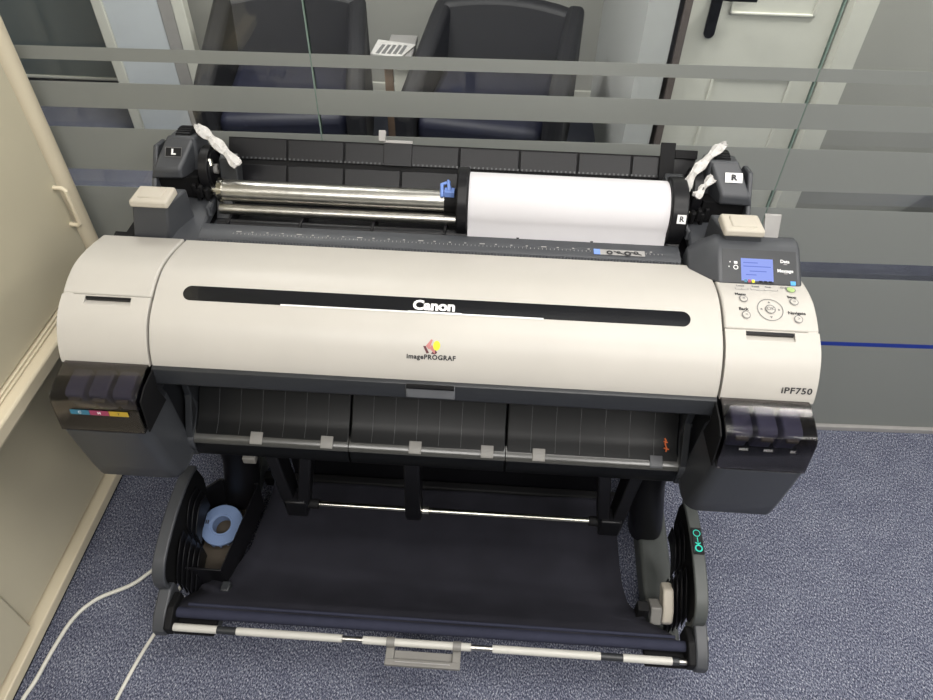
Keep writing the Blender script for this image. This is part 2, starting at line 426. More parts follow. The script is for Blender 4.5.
w = root('side_table', 'small white side table between the two dark armchairs', 'table', (-.37, 2.15, 0))
MB().box(-.415, -.295, 2.12, 2.40, .455, .48).build('table_top', 'lgrey', w, bevel=.004)
MB().box(-.37, -.30, 2.14, 2.38, 0, .455).build('side_panel', 'door', w, bevel=.004)
MB().box(-.412, -.375, 2.14, 2.16, 0, .455).build('front_panel', 'brown', w, bevel=.004)
w = root('magazine', 'open printed magazine lying on the side table', 'magazine', (-.38, 2.2, .481))
MB().hexa([(-.47,2.17,.481),(-.34,2.14,.481),(-.29,2.28,.481),(-.46,2.32,.481)], [(-.47,2.17,.487),(-.34,2.14,.487),(-.29,2.28,.487),(-.46,2.32,.487)]).build('cover_page', 'slip', w)
pg = MB()
for k in range(5): pg.hexa([(-.45+.024*k,2.175,.487),(-.434+.024*k,2.171,.487),(-.42+.024*k,2.265,.487),(-.434+.024*k,2.269,.487)], [(-.45+.024*k,2.175,.4876),(-.434+.024*k,2.171,.4876),(-.42+.024*k,2.265,.4876),(-.434+.024*k,2.269,.4876)])
pg.build('printed_pictures', 'gink', w)

# ------------------------------------------------------------------ cabinets on the left
X = -.935
w = root('tall_cabinet', 'cream metal cupboard with a bar handle, standing left of the printer', 'cabinet', (-1.1, .25, .59))
U = -.870
MB().box(-1.40, U-.018, -.9, .598, .60, 2.0).build('carcass', 'cab', w, bevel=.004)
MB().tube([(U-.034,.565,.60),(U-.034,.565,2.0)], .034, 28).build('rounded_post', 'cab', w)
dr = MB().box(U-.018, U, -.30, .520, .650, 1.95).build('door', 'cabdoor', w, bevel=.003)
MB().box(U-.018, U, -.9, -.305, .650, 1.95).build('door', 'cabdoor', w, bevel=.003)
hz = [(U-.004,.505,.862),(U+.020,.503,.862),(U+.026,.502,.857),(U+.026,.502,.772),(U+.020,.503,.766),(U-.004,.505,.766)]
MB().tube(hz, .0050, 10).build('bar_handle', 'cab', dr)
for k in range(2):
    MB().box(U-.016, U+.004+.004*k, -.9, .598, .642-.006*k, .646-.006*k).build('rail_lip', 'cab', w, bevel=.0012)
MB().box(-1.40, U+.034, -.9, .598, .598, .634).build('bottom_rail', 'cab', w, bevel=.005)
MB().box(-1.40, U+.028, -.9, .598, .590, .597).build('rail_edge', 'cabdoor', w, bevel=.002)
w2 = root('low_cabinet', 'beige metal base cabinet under the cream cupboard, its foot rail on the carpet', 'cabinet', (X-.25, .2, 0))
MB().box(X-.45, X-.035, -.9, .60, .05, .588).build('carcass', 'cabdoor', w2, bevel=.003)
MB().box(X-.035, X-.022, -.125, .595, .06, .56).build('door', 'cabdoor', w2, bevel=.004)
MB().box(X-.035, X-.010, -.9, -.13, .06, .56).build('door', 'cabdoor', w2, bevel=.004)
MB().box(X-.45, X+.0, -.9, .60, .012, .042).build('foot_rail', 'cab', w2, bevel=.003)
MB().box(X-.44, X-.006, -.9, .595, 0, .012).build('plinth', 'deep', w2)

# ------------------------------------------------------------------ the printer
PR = root('large_format_printer', 'big white and dark grey wide-format roll printer on its stand', 'printer', (0, .3, 0))

# core body
body = MB()
core = [SP(SMAX*k/24, -.012) for k in range(25)]
core = [(y, z) for y, z in core]
body.prism(core + [(.052,.775),(.14,.755),(.17,.66),(.17,.60),(.40,.60),(.40,.86),(.355,.86),(.33,.885)], -.650, .650)
body.build('body', 'deep', PR)
MB().box(-.63, .63, .17, .545, .575, .865).build('rear_body', 'dgrey', PR, bevel=.006)
# centre cover
tc_ = curved_shell(MB(), -.4968, .4968, .002, SMAX, 0, .01).build('top_cover', 'white', PR, bevel=.0015)
# dark window stripe on the cover
def stadium(xl, xr, s0, s1, n=10):
    r = (s1-s0)/2; sc = (s0+s1)/2; pts = []
    for k in range(n+1):
        a = math.pi/2+math.pi*k/n; pts.append((xl+r+r*math.cos(a), sc-r*math.sin(a)))
    for k in range(n+1):
        a = -math.pi/2+math.pi*k/n; pts.append((xr-r+r*math.cos(a), sc-r*math.sin(a)))
    return pts
def cover_patch(mb, xl, xr, s0, s1, off0, off1, rounded=True, nx=2, ns=5, nend=8):
    """raised pad on the cover; ends rounded"""
    r = (s1-s0)/2; xs = []
    if rounded:
        for k in range(nend+1): xs.append(xl+r-r*math.cos(math.pi/2*k/nend))
        for k in range(nend+1): xs.append(xr-r+r*math.sin(math.pi/2*k/nend))
    else: xs = [xl, xr]
    rings = []
    for x in xs:
        if rounded:
            d = max(0, (xl+r)-x, x-(xr-r)); h = math.sqrt(max(0, r*r-d*d))
        else: h = r
        h = max(h, 1e-4); c = (s0+s1)/2
        top = [S3(x, c-h+2*h*j/ns, off1) for j in range(ns+1)]
        bot = [S3(x, c+h-2*h*j/ns, off0) for j in range(ns+1)]
        rings.append(top+bot)
    return mb.loft(rings)
ws = cover_patch(MB(), -.446, .443, .149, .1775, -.002, .0006).build('window_strip', 'gloss', PR)
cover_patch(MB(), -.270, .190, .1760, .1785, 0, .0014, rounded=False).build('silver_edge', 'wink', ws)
cover_patch(MB(), -.046, .048, .153, .1745, .0004, .0010, rounded=False).build('logo_panel', 'gloss', ws)
lettering('brand_lettering', 'Canon', .0245, on_cover(-.001, .1645, .0016), 'wink', ws, bold=.0011, wscale=1.13)
cover_patch(MB(), -.046, .048, .1752, .1775, .0004, .0015, rounded=False).build('underline_strip', 'wink', ws)
# series logo
lg = MB()
def quad(mb, pts, off=.0008):
    pts = [(x, s-.0035) for x, s in pts]
    mb.add([S3(x, s, off) for x, s in pts], [tuple(range(len(pts)))])
quad(lg, [(-.0105,.2400),(-.0015,.2280),(.0015,.2290),(-.0030,.2420),(-.0040,.2460)])
quad(lg, [(-.0040,.2435),(.0000,.2375),(.0065,.2470),(.0055,.2530)], .0007)
lgo = lg.build('series_emblem', 'rose', PR, smooth=False)
g = MB(); quad(g, [(-.0150,.2400),(-.0105,.2400),(-.0040,.2520),(-.0085,.2530)]); quad(g, [(.0060,.2440),(.0100,.2510),(.0060,.2540),(-.0010,.2530)], .0006); g.build('emblem_shade', 'maroon', lgo, smooth=False)
g = MB(); pts = [(.0085+.0062*math.cos(a*math.pi/12), .2385+.0085*math.sin(a*math.pi/12)) for a in range(24)]; quad(g, pts, .0009); g.build('emblem_disc', 'yell', lgo, smooth=False)
lettering('series_lettering', 'imagePROGRAF', .0115, on_cover(-.0005, .2560), 'ink', tc_, bold=.00045, wscale=1.0, space=1.12)

# end covers, left and right
for sx in (-1, 1):
    a, b = sorted((sx*.5005, sx*.6605))
    o = curved_shell(MB(), a, b, .0, .1762, .0015, .014).build('end_cover_upper', 'white', PR, bevel=.0035, seg=3)
    h0, h1 = (-.618, -.535) if sx < 0 else (.536, .6185)
    o2 = curved_shell(MB(), a, b, .1774, SMAX+.0, .0015, .014, hole=(h0, h1, .1795, .1955, .011, .001)).build('end_cover_lower', 'white', PR, bevel=.0012)
    cover_patch(MB(), h0+.001, h1-.001, .1797, .1845, -.008, .0005, rounded=False).build('grip_bar', 'black', o2)
    # side cheek closing the shell
    ck = [SP(SMAX*k/30, .0005) for k in range(31)]
    MB().prism(ck+[(.30,.80)], sx*.640, sx*.6602).build('side_cheek', 'white', PR, bevel=.003)
    MB().prism([(.052,.802),(.30,.802),(.46,.86),(.46,.60),(.16,.60),(.05,.72)], sx*.600, sx*.650).build('side_frame', 'dgrey', PR, bevel=.003)
    # inner side frame beside the output opening
    MB().prism([(.050,.790),(.046,.776),(.110,.700),(.110,.66),(.062,.592),(.056,.57),(.06,.53),(.10,.51),(.25,.51),(.25,.80)], sx*.4835, sx*.4975).build('inner_side_frame', 'dgrey', PR, bevel=.002)
    MB().prism([(.110,.66),(.108,.615),(.069,.5915),(.0605,.5865),(.0560,.5790),(.055,.56),(.06,.55),(.13,.60)], sx*.4828, sx*.5005).build('guide_end_cap', 'grey', PR, bevel=.002)

lettering('model_lettering', 'iPF750', .0155, on_cover(.6265, .2795, .0025), 'ink', PR, bold=.0004, wscale=1.15, space=1.1)

# dark band under the cover, with latch
fb = MB().prism([(.0535,.8025),(.0470,.8000),(.0440,.7900),(.0430,.7680),(.0480,.7610),(.10,.755),(.10,.80)], -.4968, .4968).build('front_band', 'dgrey', PR, bevel=.001)
lt = MB().prism([(.0440,.8000),(.0420,.7960),(.0395,.7725),(.0435,.7705),(.0480,.80)], -.0435, .0435).build('latch', 'latchg', PR, bevel=.002)
MB().prism([(.0420,.8025),(.0400,.7990),(.0405,.7950),(.0480,.80)], -.042, .042).build('latch_slot', 'deep', lt)

# output guide in three sections
TP = [(.170,.690),(.152,.664),(.130,.640),(.106,.6130),(.090,.6010),(.072,.5912),(.0610,.5850),(.0570,.5790),(.0560,.5600),(.0580,.5380),(.070,.5280),(.110,.522),(.200,.522),(.200,.60)]
seams = [-.4825, -.170, .1425, .4825]
for i in range(3):
    x0, x1 = seams[i]+.0008, seams[i+1]-.0008
    gd = MB().prism(TP, x0, x1).build('output_guide', 'tray', PR, bevel=.003, seg=3, angle=60)
    MB().prism([(.0800,.5945),(.0705,.5903),(.0612,.5856),(.0566,.5796),(.0560,.5770),(.0600,.5780),(.0700,.5840)], x0, x1).build('guide_highlight', 'edge', gd, angle=60)  # strip in lighter grey, a painted highlight on the bar of the black guide
    n = max(3, int(round((x1-x0)/.0475)))
    for k in range(1, n):
        rb = MB(); x = x0+(x1-x0)*k/n
        up = [(p[0]-.0009, p[1]+.0007) for p in TP[1:6]]
        lo = [(p[0]+.0010, p[1]-.0010) for p in reversed(TP[1:6])]
        rb.prism(up+lo, x-.0003, x+.0003).build('guide_rib', 'line', gd, smooth=False)
    for tx in {0: (-.356, -.214), 1: (-.037, .106), 2: (.208, .438)}[i]:
        MB().prism([(.0780,.5960),(.0700,.5920),(.0603,.5868),(.0563,.5820),(.062,.580),(.078,.590)], tx-.0125, tx+.0125).build('sensor_tab', 'tab' if tx < .4 else 'grey', gd, bevel=.001)
# orange alignment mark near the right end of the guide
om = MB(); OZ = .0065
om.tube([(.455,.108,.608),(.457,.104,.606),(.455,.098,.603),(.458,.090,.599),(.456,.084,.596)], .0016, 6)
om.tube([(.452,.090,.5995),(.462,.088,.5985)], .0014, 6).tube([(.452,.102,.6055),(.460,.100,.605)], .0014, 6)
om.v = [v+Vector((0, -.001, OZ)) for v in om.v]
om.build('orange_mark', 'orange', PR)
# beam under the guide
MB().box(-.478, .478, .10, .30, .500, .524).build('under_beam', 'deep', PR, bevel=.004)

# ink tank compartments at both ends
def outline(xo, xi, yf, yb, r, n=8):
    """plan outline, outer corner small, inner front corner large radius"""
    s = 1 if xi > xo else -1
    pts = [(xo, yb), (xo, yf+.012), (xo+s*.004, yf+.004), (xo+s*.012, yf)]
    for k in range(n+1):
        a = math.pi/2*k/n
        pts.append((xi-s*r+s*r*math.sin(a), yf+r-r*math.cos(a)))
    pts.append((xi, .066)); pts.append((xi-s*.012, .075)); pts.append((xi-s*.02, yb)); return pts
for sx, side in ((-1, 'left'), (1, 'right')):
    xo = sx*.654
    rings = []
    for z, yf, xi, ins in ((.545,.004,.489,.012),(.548,-.010,.491,.005),(.556,-.0165,.492,.001),(.60,-.0225,.4955,0),(.66,-.0290,.498,0),(.7165,-.0345,.500,0)):
        rings.append([(x, y, z) for x, y in outline(xo-sx*ins, sx*xi, yf, .17, .022)])
    tk = MB().loft(rings).build('ink_compartment', 'tank', PR, angle=50)
    # floor and back of the compartment interior
    xa, xb = sorted((sx*.652, sx*.5005))
    MB().prism([(.050,.7175),(.050,.800),(.046,.800),(.040,.750),(.030,.722),(-.028,.722),(-.028,.7175)], xa+.002, xb-.002).build('compartment_lining', 'black', tk)
    lp = [(.052,.8065),(.040,.8085),(.010,.8030),(-.010,.7975),(-.0200,.7920),(-.0250,.7830),(-.0345,.7180)]
    lid = MB(); rings = []
    inn = [(y+.0022, z-.0022) for y, z in lp]; inn[0] = (.052, .8040); inn[-1] = (-.0322, .7180)
    lid.prism(lp+inn[::-1], xa, xb)
    for x in (xa, xb-.002):  # end walls of the lid
        lid.prism([(y, z) for y, z in inn]+[(.045,.7180),(.045,.76)], x, x+.002)
    lo = lid.build('tank_cover', 'smoke', PR, bevel=.001)
    # solid dark inner wall beside the lid
    xin = sx*.4985
    MB().prism([(.050,.800),(.006,.797),(-.0185,.787),(-.030,.720),(.047,.718),(.036,.760)], xin-sx*.0055, xin-sx*.003).build('lid_side_wall', 'deep', tk)
    for k in range(3):
        cx = sx*.5765 + (k-1)*.042
        tb = MB().prism([(.044,.796),(.000,.789),(-.008,.781),(.004,.735),(.044,.735)], cx-.0165, cx+.0165)
        t_ = tb.build('ink_tank', 'tankblue', PR, bevel=.003)
        MB().box(cx-.010, cx+.010, -.0125, -.004, .770, .776).build('tank_tab', 'lgrey', t_, bevel=.001)
    # colour labels on the front of the lid
    ux = Vector((1, 0, 0)); uy = (Vector((0,-.0250,.7830))-Vector((0,-.0345,.7180))).normalized()
    for k in range(3):
        if sx < 0:
            x0 = -.622+.0345*k
            base = Vector((0,-.0345,.7180)) + uy*.040
            q = MB(); n_ = ux.cross(uy)*.0006
            q.add([base+ux*x0+n_, base+ux*(x0+.034)+n_, base+ux*(x0+.034)+uy*.011+n_, base+ux*x0+uy*.011+n_], [(0,1,2,3)])
            lb = q.build('colour_label', ('cy', 'mg', 'yl')[k], lo, smooth=False)
            c = base+ux*(x0+.017)+uy*.0055
            lettering('label_lettering', 'CMY'[k], .008, plane_map(c, ux, uy, .0010), 'wink' if k < 2 else 'ink', lo, bold=.0002)
        else:
            x0 = .535+.041*k
            c = Vector((0,-.0345,.7180)) + uy*.050 + ux*x0
            lettering('label_lettering', ('MBK', 'MBK', 'BK')[k], .0080, plane_map(c, ux, uy, .0008), 'lgrey', lo, bold=.0001)

# rear ledge with rulers
le = MB()
le.prism([(.300,.875),(.3065,.889),(.309,.8945),(.316,.8985),(.340,.9000),(.352,.8990),(.358,.8930),(.360,.860),(.300,.86)], -.475, .452)
le.box(-.475, .452, .355, .405, .855, .872)
for k in range(150):
    x = -.47+.922*k/150
    le.box(x, x+.0032, .3025, .309, .888, .8935)
ledge = le.build('rear_ledge', 'grey', PR, bevel=0)
rm = MB()
for k in range(28):
    x = -.405+.83*k/28; wd = .004 if k % 4 else .010
    rm.box(x, x+wd, .328, .3305, .8985, .8998)
rm.build('ruler_marks', 'lgrey', ledge, smooth=False)
rm = MB()
for k in range(110): x = -.41+.835*k/110; rm.box(x, x+.0008, .3215, .3255, .8978, .8995)
rm.build('ruler_ticks', 'lgrey', ledge, smooth=False)
stk = MB().add([(.300,.3150,.8990),(.385,.3150,.8990),(.385,.3300,.9002),(.300,.3300,.9002)], [(0,1,2,3)]).build('loading_sticker', 'lgrey', PR, smooth=False)
MB().add([(.288,.3150,.8992),(.300,.3150,.8992),(.300,.3300,.9004),(.288,.3300,.9004)], [(0,1,2,3)]).build('sticker_corner', 'lblue', stk, smooth=False)
q = MB()
for x, y, r in ((.318,.3195,.006),(.335,.321,.004),(.352,.3185,.007),(.368,.3215,.005)):
    q.ring((x, y+.0015, .9002), r*.45, r, 0, .0003, 14, 'z')
q.tube([(.326,.325,.9006),(.345,.3175,.9002)], .0008, 6).tube([(.358,.3245,.9006),(.378,.3175,.9002)], .0008, 6)
q.build('sticker_drawing', 'ink', stk, smooth=False)

# well behind the ledge: floor, lower rollers and ribs
MB().box(-.50, .50, .36, .53, .858, .868).build('roll_well', 'black', PR)
MB().tube([(-.46,.380,.880),(.46,.380,.880)], .0105, 16).build('platen_roller', 'black', PR)
MB().tube([(-.46,.405,.8985),(.46,.405,.8985)], .0105, 14).build('guide_rod', 'steel', PR)
for k in range(7):
    x = -.44+.145*k
    MB().box(x, x+.006, .365, .43, .868, .892).build('well_rib', 'black', PR, bevel=.001)

# rear basket plate behind the rolls, two leaning strips with cross lines
def lean(mb, x0, x1, t0, t1, th=.004, lift=0):
    A = Vector((0, .492, .896)); B = Vector((0, .552, .978)); d = (B-A); n = Vector((0, -d.z, d.y)).normalized()
    p0 = A+d*t0+n*lift; p1 = A+d*t1+n*lift
    mb.hexa([p0+Vector((x0,0,0)), p0+Vector((x1,0,0)), p0-n*th+Vector((x1,0,0)), p0-n*th+Vector((x0,0,0))],
            [p1+Vector((x0,0,0)), p1+Vector((x1,0,0)), p1-n*th+Vector((x1,0,0)), p1-n*th+Vector((x0,0,0))]); return mb
bpn = lean(MB(), -.47, .50, -.35, 1.0).build('back_panel', 'deep', PR, bevel=.001)
xs = [-.47,-.345,-.225,-.105,.015,.14,.26,.37,.50]
for a, b in zip(xs, xs[1:]):
    lean(MB(), a+.002, b-.002, .02, .46, .003, .004).build('lower_slat', 'black', bpn, bevel=.001)
    lean(MB(), a+.002, b-.002, .56, .97, .003, .004).build('upper_slat', 'black', bpn, bevel=.001)
tk_ = MB()
for k in range(100):
    x = -.44+.9*k/100; lean(tk_, x, x+.0035, .57, .61, .001, .0055)
tk_.build('scale_ticks', 'line', bpn, smooth=False)
MB().box(-.47, .50, .500, .56, .62, .875).build('rear_wall', 'dgrey', PR, bevel=.004)
# grey clip on the plate
cl = lean(MB(), -.142, -.083, .55, 1.02, .006, .008).build('plate_clip', 'black', PR, bevel=.001)
lean(MB(), -.143, -.082, 1.0, 1.06, .008, .010).build('clip_edge', 'lgrey', cl, bevel=.001)
lean(MB(), -.152, -.138, 1.02, 1.24, .012, .016).build('clip_tab', 'lgrey', cl, bevel=.001)
# crossing black strap at the right
lean(MB(), .425, .455, .3, 1.25, .004, .012).build('strap_arm', 'deep', PR, bevel=.001)
lean(MB(), .455, .50, .95, 1.12, .004, .012).build('strap_wing', 'deep', PR, bevel=.001)

# roll holder housings at both ends
for sx in (-1, 1):
    s = sx
    # front box with cream lid
    def X2(a, b): return tuple(sorted((s*a, s*b)))
    fr = MB(); 
    fr.hexa([(s*.605,.308,.885),(s*.535,.308,.885),(s*.50,.37,.885),(s*.59,.37,.885)], [(s*.583,.308,.965),(s*.516,.308,.965),(s*.50,.37,.965),(s*.575,.37,.965)])
    bx = fr.build('lever_box', 'grey', PR, bevel=.004)
    ld = MB(); ld.hexa([(s*.586,.303,.962),(s*.512,.303,.962),(s*.509,.352,.964),(s*.581,.352,.964)], [(s*.585,.305,.976),(s*.514,.305,.976),(s*.511,.352,.980),(s*.580,.352,.980)])
    lo = ld.build('box_lid', 'cream', PR, bevel=.004, seg=3)
    ld = MB(); ld.hexa([(s*.572,.314,.976),(s*.526,.314,.976),(s*.524,.344,.978),(s*.569,.344,.978)], [(s*.571,.316,.9795),(s*.528,.316,.9795),(s*.526,.342,.982),(s*.568,.342,.982)])
    ld.build('lid_pad', 'cream', lo, bevel=.002)
    # base slope from ledge to side
    MB().prism([(.305,.882),(.42,.882),(.52,.882),(.52,.905),(.42,.908),(.38,.905),(.33,.896)], s*.475, s*.60).build('holder_base', 'grey', PR, bevel=.005)
    # shroud with slanted face
    sh = MB()
    b0 = [(s*.590,.415,.955),(s*.527,.415,.957),(s*.50,.50,.930),(s*.59,.52,.930)]
    t0 = [(s*.583,.418,.974),(s*.528,.418,.976),(s*.502,.468,1.024),(s*.556,.468,1.024)]
    sh.hexa(b0, t0)
    sh.hexa([(s*.59,.45,.90),(s*.50,.45,.90),(s*.50,.53,.90),(s*.59,.53,.90)], [(s*.556,.462,1.022),(s*.502,.462,1.022),(s*.502,.52,1.005),(s*.565,.52,1.005)])
    sho = sh.build('roll_holder_shroud', 'grey', PR, bevel=.005, seg=3)
    # outer cheek of the shroud
    MB().prism([(.385,.925),(.41,.948),(.425,.962),(.462,1.002),(.50,.995),(.53,.95),(.54,.90),(.385,.90)], s*.580, s*.590).build('shroud_cheek', 'grey', sho, bevel=.003)
    MB().box(*X2(.50,.59), .425, .47, .90, .955).build('shroud_recess', 'deep', sho)
    # toothed wheels
    wh = MB().ring((s*.530,.492,.976), .015, .047, -.014, .014, 40)
    for k in range(40):
        a = 2*math.pi*k/40; c_, s_ = math.cos(a), math.sin(a)
        wh.box(s*.530-.014, s*.530+.014, .492+.047*c_-.0012, .492+.047*c_+.0012, .976+.047*s_-.0012, .976+.047*s_+.0012)
    wh.build('toothed_wheel', 'black', sho)
    w2_ = MB().ring((s*.484,.462,.955), .012, .046, -.009, .009, 40).ring((s*.484,.462,.955), .032, .039, -.012, .012, 40).build('spindle_gear', 'black', PR, bevel=.001)
    MB().ring((s*.484,.462,.955), .004, .010, -.015, .015, 20).build('gear_hub', 'lgrey', w2_)
    MB().tube([(s*.475,.445,.985),(s*.471,.437,.975)], .006, 10).build('screw', 'chrome', w2_)
    # label
    ux = Vector((1, 0, 0)); uy = Vector((0, .05, .049)).normalized(); c = Vector((s*.541, .442, .9995))
    n_ = ux.cross(uy)
    if s > 0: c = Vector((.548, .442, 1.0))
    q = MB(); a_, b_ = .0165, .0095
    q.add([c-ux*a_-uy*b_+n_*.0016, c+ux*a_-uy*b_+n_*.0016, c+ux*a_+uy*b_+n_*.0016, c-ux*a_+uy*b_+n_*.0016], [(0,1,2,3)])
    lbo = q.build('side_label', 'black' if s < 0 else 'wink', PR, smooth=False, label='black label with white L' if s < 0 else 'white label with black R')
    if s < 0:
        q = MB()
        for (u0, u1, v0, v1) in ((-a_,a_,-b_,-b_+.001),(-a_,a_,b_-.001,b_),(-a_,-a_+.001,-b_,b_),(a_-.001,a_,-b_,b_)):
            q.add([c+ux*u+uy*v+n_*.002 for u, v in ((u0,v0),(u1,v0),(u1,v1),(u0,v1))], [(0,1,2,3)])
        q.build('label_border', 'gink', lbo, smooth=False)
    lettering('label_lettering', 'L' if s < 0 else 'R', .0145, plane_map(c, ux, uy, .0024), 'wink' if s < 0 else 'ink', lbo, bold=.0009, wscale=1.2)
    # bearing block and upright bracket
    MB().hexa([(s*.470,.395,.88),(s*.437,.395,.88),(s*.437,.410,.88),(s*.470,.410,.88)], [(s*.470,.425,.918),(s*.437,.425,.918),(s*.437,.44,.918),(s*.470,.44,.918)]).build('bearing_bracket', 'dgrey', PR, bevel=.002)
    MB().prism([(.43,.90),(.455,.90),(.485,.965),(.475,.985),(.455,.98)], s*.425, s*.462).build('stop_block', 'dgrey', PR, bevel=.003)
    br = MB()
    for k, (dx, dz) in enumerate(((.0,0),(.012,.004),(.02,-.006),(.028,.003))): br.box(*X2(.478+dx, .486+dx), .405+.004*k, .425, .915+dz, .940+dz)
    br.build('bearing', 'deep', PR, bevel=.002)
    MB().tube([(s*.470,.372,.905),(s*.470,.372,.922),(s*.463,.378,.930)], .005, 8).build('release_pin', 'grey', PR)

# small extra: grey flap beside the right lid
MB().hexa([(.595,.318,.935),(.620,.318,.935),(.620,.323,.935),(.595,.323,.935)], [(.590,.345,.985),(.620,.345,.985),(.620,.350,.985),(.590,.350,.985)]).build('side_flap', 'lgrey', PR, bevel=.001)

# control panel
cp = MB()
A = [(.2340,.9105),(.2960,.9480),(.3120,.9520),(.3320,.9480),(.345,.885),(.26,.88)]
def ring_at(x, f): return [(x, .34+(y-.34)*f[0], .88+(z-.88)*f[1]) for y, z in A]
cp.loft([ring_at(.462, (.55,.45)), ring_at(.485, (.80,.80)), ring_at(.505, (1,1)), ring_at(.648, (1,1)), ring_at(.654, (.96,.95))])
cpo = cp.build('control_panel', 'grey', PR, bevel=.003, angle=40)
pu = Vector((1,0,0)); pv = (Vector((0,.2960,.9480))-Vector((0,.2340,.9105))).normalized(); pn = pu.cross(pv)
pb = Vector((0,.2340,.9105))
def PL(x, t, o=0): return pb+Vector((x,0,0))+pv*t+pn*o
def prect(mb, x0, x1, t0, t1, o):
    mb.hexa([PL(x0,t0,0), PL(x1,t0,0), PL(x1,t1,0), PL(x0,t1,0)], [PL(x0,t0,o), PL(x1,t0,o), PL(x1,t1,o), PL(x0,t1,o)]); return mb
prect(MB(), .512, .644, .002, .066, .0006).build('panel_face', 'dgrey', cpo)
sc_ = prect(MB(), .545, .602, .006, .049, .0012).build('display', 'lcd', PR)
q = MB()
for t, a, b in ((.040,.549,.575),(.033,.549,.598),(.024,.560,.590),(.017,.553,.572)): prect(q, a, b, t, t+.0016, .0014)
q.build('display_lines', 'lcdtext', sc_)
prect(MB(), .545, .602, .003, .0062, .0013).build('ink_status_bar', 'lcddark', sc_)
for k, (x, mm) in enumerate(((.550,'cy'),(.5565,'mg'),(.563,'yell'))): prect(MB(), x, x+.005, .003, .0085, .0016).build('ink_level_mark', mm, sc_)
for k in range(3): prect(MB(), .576+.0085*k, .582+.0085*k, .0035, .007, .0016).build('ink_level_mark', 'deep', sc_)
lettering('panel_lettering', 'Data', .0085, plane_map(PL(.6235,.046,.001), pu, pv), 'wink', cpo, bold=.0002)
lettering('panel_lettering', 'Message', .0085, plane_map(PL(.6235,.028,.001), pu, pv), 'wink', cpo, bold=.0002)
for t in (.040, .0225): prect(MB(), .621, .6275, t, t+.0012, .0012).build('indicator', 'lgrey', cpo)
q = MB()
for (x, t) in ((.5245,.040),(.5225,.031),(.5335,.040)): prect(q, x, x+.002, t, t+.002, .001)
prect(q, .5325, .5385, .038, .0425, .001)
q.build('roll_icon', 'wink', cpo)
q = MB(); c = PL(.5355, .031, 0)
q.add([c+pu*(.0045*math.cos(a*math.pi/8))+pv*(.0045*math.sin(a*math.pi/8))+pn*.001 for a in range(16)]+[c+pu*(.003*math.cos(a*math.pi/8))+pv*(.003*math.sin(a*math.pi/8))+pn*.001 for a in range(16)], [(a,(a+1)%16,16+(a+1)%16,16+a) for a in range(16)])
q.build('roll_icon', 'wink', cpo, smooth=False)
prect(MB(), .632, .641, .0015, .009, .0014).build('blue_sticker', 'sky', cpo)

def cover_ring(mb, x, s, r0, r1, off, n=28):
    mb.add([S3(x+r0*math.cos(2*math.pi*k/n), s+r0*math.sin(2*math.pi*k/n), off) for k in range(n)] + [S3(x+r1*math.cos(2*math.pi*k/n), s+r1*math.sin(2*math.pi*k/n), off) for k in range(n)],
           [(k, (k+1) % n, n+(k+1) % n, n+k) for k in range(n)]); return mb
def button(x, s, r, mat, name='button', icon=None):
    n = 24; rings = []
    for off, rr in ((.001, r), (.0034, r), (.0042, r*.86), (.0044, r*.01)):
        rings.append([S3(x+rr*math.cos(2*math.pi*k/n), s+rr*math.sin(2*math.pi*k/n), off) for k in range(n)])
    o = MB().loft(rings).build(name, mat, PR)
    cover_ring(MB(), x, s, r*.98, r*1.2, .0032).build('button_rim', 'gink', o, smooth=False)
    if icon: lettering('button_icon', icon, r*1.25, on_cover(x, s, .0048), 'gink', o, bold=.0001)
    return o
for x, s, txt, ico in ((.5385,.1165,'Menu','≡'),(.5385,.1500,'Back','<'),(.6255,.1180,'Stop','o'),(.6270,.1535,'Navigate','>')):
    button(x, s, .0062, 'white', icon=ico)
    lettering('button_lettering', txt, .0085, on_cover(x-(.003 if x < .6 else .001), s-.0118, .0022), 'ink', cpo, bold=.0003)
button(.6285,.0855,.0070,'green','green_button')
cover_ring(MB(), .5815,.1365,.0210,.0224,.0024).build('ring_pad_outline', 'gink', cpo, smooth=False)
button(.5815,.1365,.0075,'white','ok_button','OK')
q = MB()
for dx, dy, rot in ((0,-.015,0),(0,.015,2),(-.015,0,1),(.015,0,3)):
    a0 = rot*math.pi/2
    pts = [(dx+.0028*math.cos(a0+math.pi/2*0+t), dy-.0028*math.sin(a0+t)) for t in (math.pi/2, math.pi/2+2.1, math.pi/2-2.1)]
    q.add([S3(.5815+a, .1365+b, .0022) for a, b in pts], [(0,1,2)])
q.build('arrow_marks', 'gink', cpo, smooth=False)
q = MB()
for x0, x1, s in ((.530,.553,.0905),(.5575,.605,.0900)):
    for a, b, c, d in ((x0,x1,s,s+.0009),(x0,x0+.0009,s-.005,s),(x1-.0009,x1,s-.003,s),((x0+x1)/2-.0005,(x0+x1)/2+.0004,s-.003,s)):
        q.add([S3(a,c,.0022),S3(b,c,.0022),S3(b,d,.0022),S3(a,d,.0022)], [(0,1,2,3)])
q.build('bracket_lines', 'gink', cpo, smooth=False)
for x, txt in ((.541,'Load'),(.568,'Feed'),(.590,'Cut'),(.621,'Online')):
    lettering('button_lettering', txt, .0068, on_cover(x, .0795, .0022), 'gink', cpo, bold=.0002)

